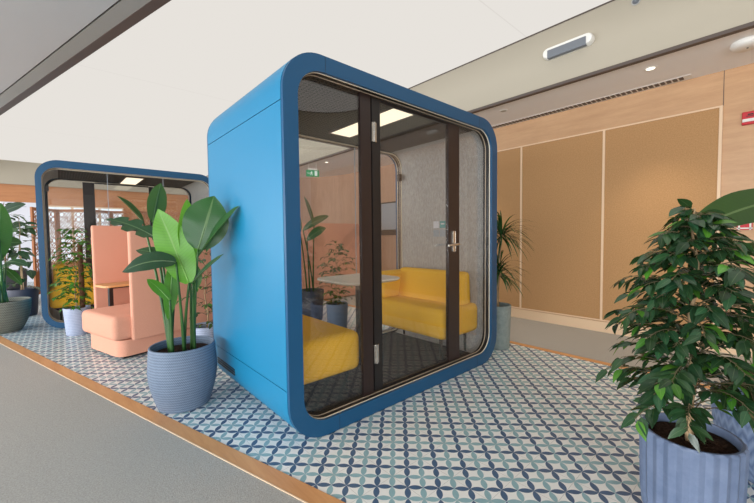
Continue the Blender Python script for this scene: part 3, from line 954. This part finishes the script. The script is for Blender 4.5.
# plants seen through the booth
t, rs, zs = potted('potted_bird_of_paradise', 'bird of paradise in a dark blue-grey pot seen through the large booth, left one', 'plant', 1.74, 2.62,
                   cyl_prof(.18, .42, .85), M['pot_navy'])
c2 = Vector((1.74, 2.62, zs-.01))
for a, b, w, ti, tilt in ((at(303, 230, 3.9), at(329, 216, 3.85), .13, G_DEEP, (0, 0, 1)), (at(307, 240, 3.85), at(326, 228, 3.8), .14, G_DEEP, (0, 0, .9)),
                          (at(300, 232, 4.0), at(289, 205, 4.0), .12, G_DEEP, (.4, 0, .3)), (at(314, 226, 4.0), at(304, 196, 4.05), .05, (.05, .08, .03), (.4, .3, .3))):
    strel_leaf(t, c2+Vector((R_.uniform(-.05, .05), R_.uniform(-.05, .05), 0)), a, b, w, TOCAM((a+b)/2)+Vector(tilt), ti, .05, .12, .01, .010)
t, rs, zs = potted('potted_weeping_fig', 'airy fig in a blue pot seen through the large booth, behind its white table', 'plant', 1.66, 1.88,
                   cyl_prof(.135, .34, .88), M['pot_blue'])
shrub(t, 0, 0, zs-.01, 1.12, interp([(0, .12), (.3, .24), (.7, .22), (1, .08)]), 46, 11, .06, 51, ((.02, .07, .02), (.06, .18, .03), .2), .007, .4)

# left edge pots
t, rs, zs = potted('potted_bird_of_paradise', 'broad-leaved plant in a wide grey-green woven pot at the left edge', 'plant', -1.50, 4.86,
                   round_prof(.29, .40, .66, 1.02), M['pot_olive'])
c3 = Vector((-1.50, 4.86, zs-.01))
for a, b, w, ti, tilt, bend in ((at(-4, 262, 5.0), at(1, 203, 5.0), .30, (.03, .13, .02), (.2, 0, .1), .02), (at(4, 268, 5.1), at(22, 285, 5.0), .12, (.03, .12, .02), (0, 0, 1), .05),
                                (at(2, 245, 5.2), at(22, 243, 5.3), .22, (.03, .1, .03), (0, 0, 1), .06), (at(6, 262, 5.15), at(28, 266, 5.15), .15, (.05, .12, .06), (0, 0, 1), .08),
                                (at(-2, 215, 5.3), at(26, 204, 5.4), .2, (.05, .09, .07), (0, 0, 1), .06), (at(-12, 262, 5.0), at(-20, 215, 5.0), .25, (.03, .12, .02), (.2, 0, .2), .02)):
    strel_leaf(t, c3+Vector((R_.uniform(-.08, .08), R_.uniform(-.08, .08), 0)), a, b, w, TOCAM((a+b)/2)+Vector(tilt), ti, bend, .12, .01, .014)
t, rs, zs = potted('potted_rubber_plant', 'rubber plant in a dark navy pot just left of the farther booth', 'plant', -1.36, 6.0,
                   cyl_prof(.19, .42, .84), M['pot_navy'])
shrub(t, 0, 0, zs-.01, 1.55, interp([(0, .1), (.25, .24), (.7, .24), (1, .08)]), 13, 6, .2, 61, ((.022, .07, .04), (.06, .13, .06), .3), .011, .5, 'bark', lambda p: p.x < .24, 'ficus', .52)
t, rs, zs = potted('potted_rubber_plant', 'leafy plant in a mid grey pot far back behind the left edge plants', 'plant', -1.62, 7.35,
                   cyl_prof(.26, .62, .85), M['pot_char'])
shrub(t, 0, 0, zs-.01, 1.85, interp([(0, .15), (.3, .3), (.7, .32), (1, .1)]), 16, 7, .2, 71, ((.03, .08, .04), (.07, .16, .08), .3), .012, .5)

# ------------------------------------------------------------------ carved lattice screen
t = thing('folding_screen', 'carved wooden lattice folding screen standing behind the farther booth', 'screen', (0, 0, 0))


def lattice_panel(p0, p1, h):
    d = Vector((p1[0]-p0[0], p1[1]-p0[1], 0)); L = d.length; ang = math.atan2(d.y, d.x)
    mt = Matrix.Translation((p0[0], p0[1], 0)) @ Matrix.Rotation(ang, 4, 'Z')
    fr = bmesh.new(); th = .018
    for a in ((.004, .05, 0, h), (L-.05, L-.004, 0, h)): box(fr, a[0], a[1], -th, th, a[2], a[3])
    for z in (0.06, .48, h-.06): box(fr, .05, L-.05, -th, th, z, z+.055)
    box(fr, .05, L-.05, -.006, .006, .115, .48)
    bmesh.ops.transform(fr, matrix=mt, verts=fr.verts)
    f = link('panel_frame', fr, M['screen_w'], t)
    la = bmesh.new(); rg = random.Random(int(p0[0]*100)+9)
    x0, x1, z0, z1 = .05, L-.05, .535, h-.06; nx = max(4, round((x1-x0)/.115)); nz = round((z1-z0)/.115)
    sx, sz = (x1-x0)/nx, (z1-z0)/nz
    for i in range(nx):
        for j in range(nz):
            cx, cz = x0+(i+.5)*sx, z0+(j+.5)*sz
            k = (i*7+j*5+rg.randrange(3)) % 3
            def bar(ax, az, bx_, bz, w=.010):
                dx, dz = bx_-ax, bz-az; l = math.hypot(dx, dz)
                m2 = Matrix.Translation(((ax+bx_)/2, 0, (az+bz)/2)) @ Matrix.Rotation(-math.atan2(dz, dx), 4, 'Y')
                box(la, -l/2, l/2, -.006, .006, -w/2, w/2, mtx=m2)
            q = [(cx+.46*sx*math.cos(a), cz+.46*sz*math.sin(a)) for a in [PI/4*m for m in range(8)]]
            for m in range(8):
                if k == 1 and m % 4 == 0: continue
                bar(*q[m], *q[(m+1) % 8])
            if k != 0: bar(cx-sx/2, cz-sz/2*(1 if k == 1 else -1), cx+sx/2, cz+sz/2*(1 if k == 1 else -1))
            if k == 2: bar(cx, cz-sz/2, cx, cz+sz/2)
    bmesh.ops.transform(la, matrix=mt, verts=la.verts)
    link('lattice', la, M['screen_w'], f)


zz = [(-1.31, 8.2), (-.93, 8.75), (-.40, 8.3), (.02, 8.75), (.52, 8.35), (.98, 8.75), (1.48, 8.35)]
for a, b in zip(zz, zz[1:]): lattice_panel(a, b, 1.84)

wbd = thing('whiteboard', 'white board with faint writing on the far left wall, above the plants', 'board', (-1.62, YF-.0125, 0))
link('panel', bx(-.75, .43, -.012, .012, 0.0, 2.22), M['board'], wbd)
bm = bmesh.new()
rg = random.Random(2)
for k in range(9):
    x = -.05+.1*(k % 4)+rg.uniform(-.03, .03); z = 1.35+.09*k+rg.uniform(-.03, .03)
    box(bm, x, x+rg.uniform(.05, .14), -.0135, -.012, z, z+.012)
link('writing', bm, M['grey_s'], wbd)
wbd.location.x = -1.60

# ------------------------------------------------------------------ small fittings
# emergency light on the bulkhead
t = thing('emergency_light', 'long white emergency light with grey diffuser on the beige bulkhead', 'light', (BX, -.315, 3.045))
bm = bmesh.new()
cap = rrect(-.235, .235, -.055, .055, .052, 8)
lp = lambda q, x: [(x, y*q if abs(y) < 0 else y-(1-q)*.05*(1 if y > 0 else -1)*1, z*q) for y, z in cap]
loft(bm, [lp(1, -.0), lp(1, -.045), lp(.85, -.066)], True, True); bmesh.ops.recalc_face_normals(bm, faces=bm.faces)
link('housing', bm, M['white_plastic'], t, math.radians(50))
link('diffuser', bx(-.072, -.02, -.18, .185, -.058, .026, bev=.008), M['grey_plastic'], t)
t = thing('dome_sensor', 'small dark dome sensor at the top of the beige bulkhead', 'sensor', (BX, -.873, 3.235))
bm = bmesh.new(); bmesh.ops.create_uvsphere(bm, u_segments=20, v_segments=12, radius=.028); link('dome', bm, M['grey_plastic'], t, PI)
bm = bmesh.new(); bmesh.ops.create_cone(bm, cap_ends=True, segments=24, radius1=.036, radius2=.034, depth=.012, matrix=Matrix.Rotation(PI/2, 4, 'Y')); link('base', bm, M['grey_ceil'], t)
# smoke detector
t = thing('smoke_detector', 'round white ceiling detector on the right-hand soffit', 'detector', (3.33, -1.56, 2.72))
bm = bmesh.new(); lathe(bm, [(.02, -.05), (.085, -.048), (.10, -.035), (.105, -.012), (.10, 0)], 32); bmesh.ops.recalc_face_normals(bm, faces=bm.faces)
link('cover', bm, M['white_plastic'], t, math.radians(40))
bm = bmesh.new(); bmesh.ops.create_cone(bm, cap_ends=True, segments=12, radius1=.006, radius2=.006, depth=.004, matrix=Matrix.Translation((0, .0, -.052))); link('indicator', bm, M['dark'], t)


def downlight(x, y, label, on=True, z=2.72, r=.038):
    t = thing('recessed_downlight', label, 'light', (x, y, z), 0, 'recessed downlights')
    bm = bmesh.new(); lathe(bm, [(r+.012, 0), (r+.012, -.004), (r, -.006), (r-.004, -.002)], 28, None, False)
    link('trim_ring', bm, M['white_plastic'], t, math.radians(40))
    bm = bmesh.new(); bmesh.ops.create_circle(bm, cap_ends=True, segments=28, radius=r-.002, matrix=Matrix.Translation((0, 0, -.003)) @ Matrix.Rotation(PI, 4, 'X'))
    link('lens', bm, M['glow' if on else 'bulk'], t)
    return t


downlight(3.30, -.93, 'bright recessed downlight in the right-hand soffit, left of the round detector')
downlight(3.30, .55, 'unlit recessed downlight in the right-hand soffit just above the big booth corner', False)
downlight(3.30, 4.5, 'recessed downlight seen through the booth, beside the exit sign')
# linear air grille beside the wall
t = thing('linear_air_grille', 'long slotted air grille in the soffit along the wood wall', 'vent', (3.81, .3, 2.72))
bm = bmesh.new(); box(bm, -.06, .06, -1.46, 1.4, -.004, -.0005); link('frame', bm, M['white_plastic'], t)
bm = bmesh.new()
for i in range(56):
    y = -1.40+i*.049
    box(bm, -.042, .042, y, y+.034, -.0075, -.004)
link('slots', bm, M['bronze'], t)
# fire alarm and call point
t = thing('fire_alarm', 'red fire alarm strobe high on the wood wall at the right edge', 'alarm', (WX, -1.57, 2.225))
link('body', bx(-.03, 0, -.055, .055, -.06, .058, bev=.006), M['red'], t)
link('strobe_lens', bx(-.038, -.028, -.052, .052, -.036, -.008, bev=.003), M['white_plastic'], t)
bm = bmesh.new(); box(bm, -.0312, -.030, -.03, .03, .012, .018); box(bm, -.0312, -.030, -.018, .018, .024, .036); link('marking', bm, M['black_ink'], t)
t = thing('fire_call_point_sign', 'small red sign with white stripes on the wood wall behind the fig', 'sign', (WX, -1.555, 1.262))
link('panel', bx(-.008, 0, -.052, .052, -.068, .068), M['red'], t)
bm = bmesh.new()
for y in (-.044, .030): box(bm, -.0095, -.008, y, y+.013, -.068, .068)
for z in (-.058, .035): box(bm, -.0095, -.008, -.052, .052, z, z+.012)
link('stripes', bm, M['white_plastic'], t)
# exit sign beyond the booth
t = thing('exit_sign', 'green running-man exit sign hanging from the ceiling, seen through the booth', 'sign', (3.07, 4.68, 2.49), math.radians(-20))
t.scale = (.78, .78, .78)
link('panel', bx(-.17, .17, -.014, .014, -.085, .085, bev=.004), M['exit'], t)
bm = bmesh.new()
box(bm, .05, .12, -.0165, -.014, -.065, .065)
mr = lambda x, z, a, w, h: box(bm, -w/2, w/2, -.0165, -.014, -h/2, h/2, mtx=Matrix.Translation((x, 0, z)) @ Matrix.Rotation(a, 4, 'Y'))
mr(-.03, .045, 0, .024, .024); mr(-.035, .012, .2, .026, .05); mr(-.055, -.03, .6, .014, .05); mr(-.015, -.032, -.5, .014, .05); mr(-.062, .012, 1.1, .012, .05); mr(-.01, .014, -1.0, .012, .045)
mr(-.11, 0, 0, .05, .014); mr(-.13, .0, .8, .03, .012)
link('running_man', bm, M['exit_w'], t)
bm = bmesh.new(); tube(bm, [(-.1, 0, .085), (-.1, 0, .295)], .005, 6); tube(bm, [(.1, 0, .085), (.1, 0, .295)], .005, 6); link('hanger', bm, M['white_plastic'], t)
box_ = bx(-.12, .12, -.02, .02, .09, .13); link('ballast', box_, M['white_plastic'], t)
# wall display beyond the booth
t = thing('wall_display', 'pale screen in a dark frame on the curved wood wall, seen through the booth', 'screen', (4.45, 3.75, 1.55))
link('frame', bx(-.0, .03, -.36, .36, -.36, .36), M['dark'], t); link('screen', bx(-.006, 0, -.33, .33, -.24, .33), M['grey_s'], t)

# ------------------------------------------------------------------ light


def area(name, loc, rot, sx, sy, power, col):
    l = bpy.data.lights.new(name, 'AREA'); l.shape = 'RECTANGLE'; l.size = sx; l.size_y = sy; l.energy = power; l.color = col
    o = bpy.data.objects.new(name, l); COL.objects.link(o); o.location = loc; o.rotation_euler = rot
    return o


area('window_and_fill_light', (-6.25, 2.0, 1.4), (0, -PI/2, 0), 2.0, 16, 900, (.97, .985, 1.0))
area('window_and_fill_light', (-3.85, -6.3, 1.4), (PI/2, 0, 0), 4.2, 2.0, 230, (.97, .985, 1.0))  # added fill light behind the camera, brightens fronts and right wall
for x, y in ((3.30, -.93), (3.30, 1.4), (3.30, 2.6), (3.30, 4.5), (3.3, -3.0)):
    l = bpy.data.lights.new('downlight_lamp', 'SPOT'); l.energy = 92; l.spot_size = 1.4; l.spot_blend = 1.0; l.color = (1, .86, .69); l.shadow_soft_size = .05
    o = bpy.data.objects.new('downlight_lamp', l); COL.objects.link(o); o.location = (x, y, 2.70)
w = bpy.data.worlds.new('world'); SC.world = w; w.use_nodes = True
w.node_tree.nodes['Background'].inputs[0].default_value = (.85, .92, 1, 1); w.node_tree.nodes['Background'].inputs[1].default_value = 1.0

vs = SC.view_settings
vs.view_transform = 'Standard'; vs.look = 'None'; vs.gamma = 1.0; vs.use_curve_mapping = False; vs.exposure = 0.0
SC.cycles.max_bounces = 10; SC.cycles.transparent_max_bounces = 24; SC.cycles.diffuse_bounces = 5
SC.cycles.use_denoising = True; SC.cycles.sample_clamp_indirect = 8
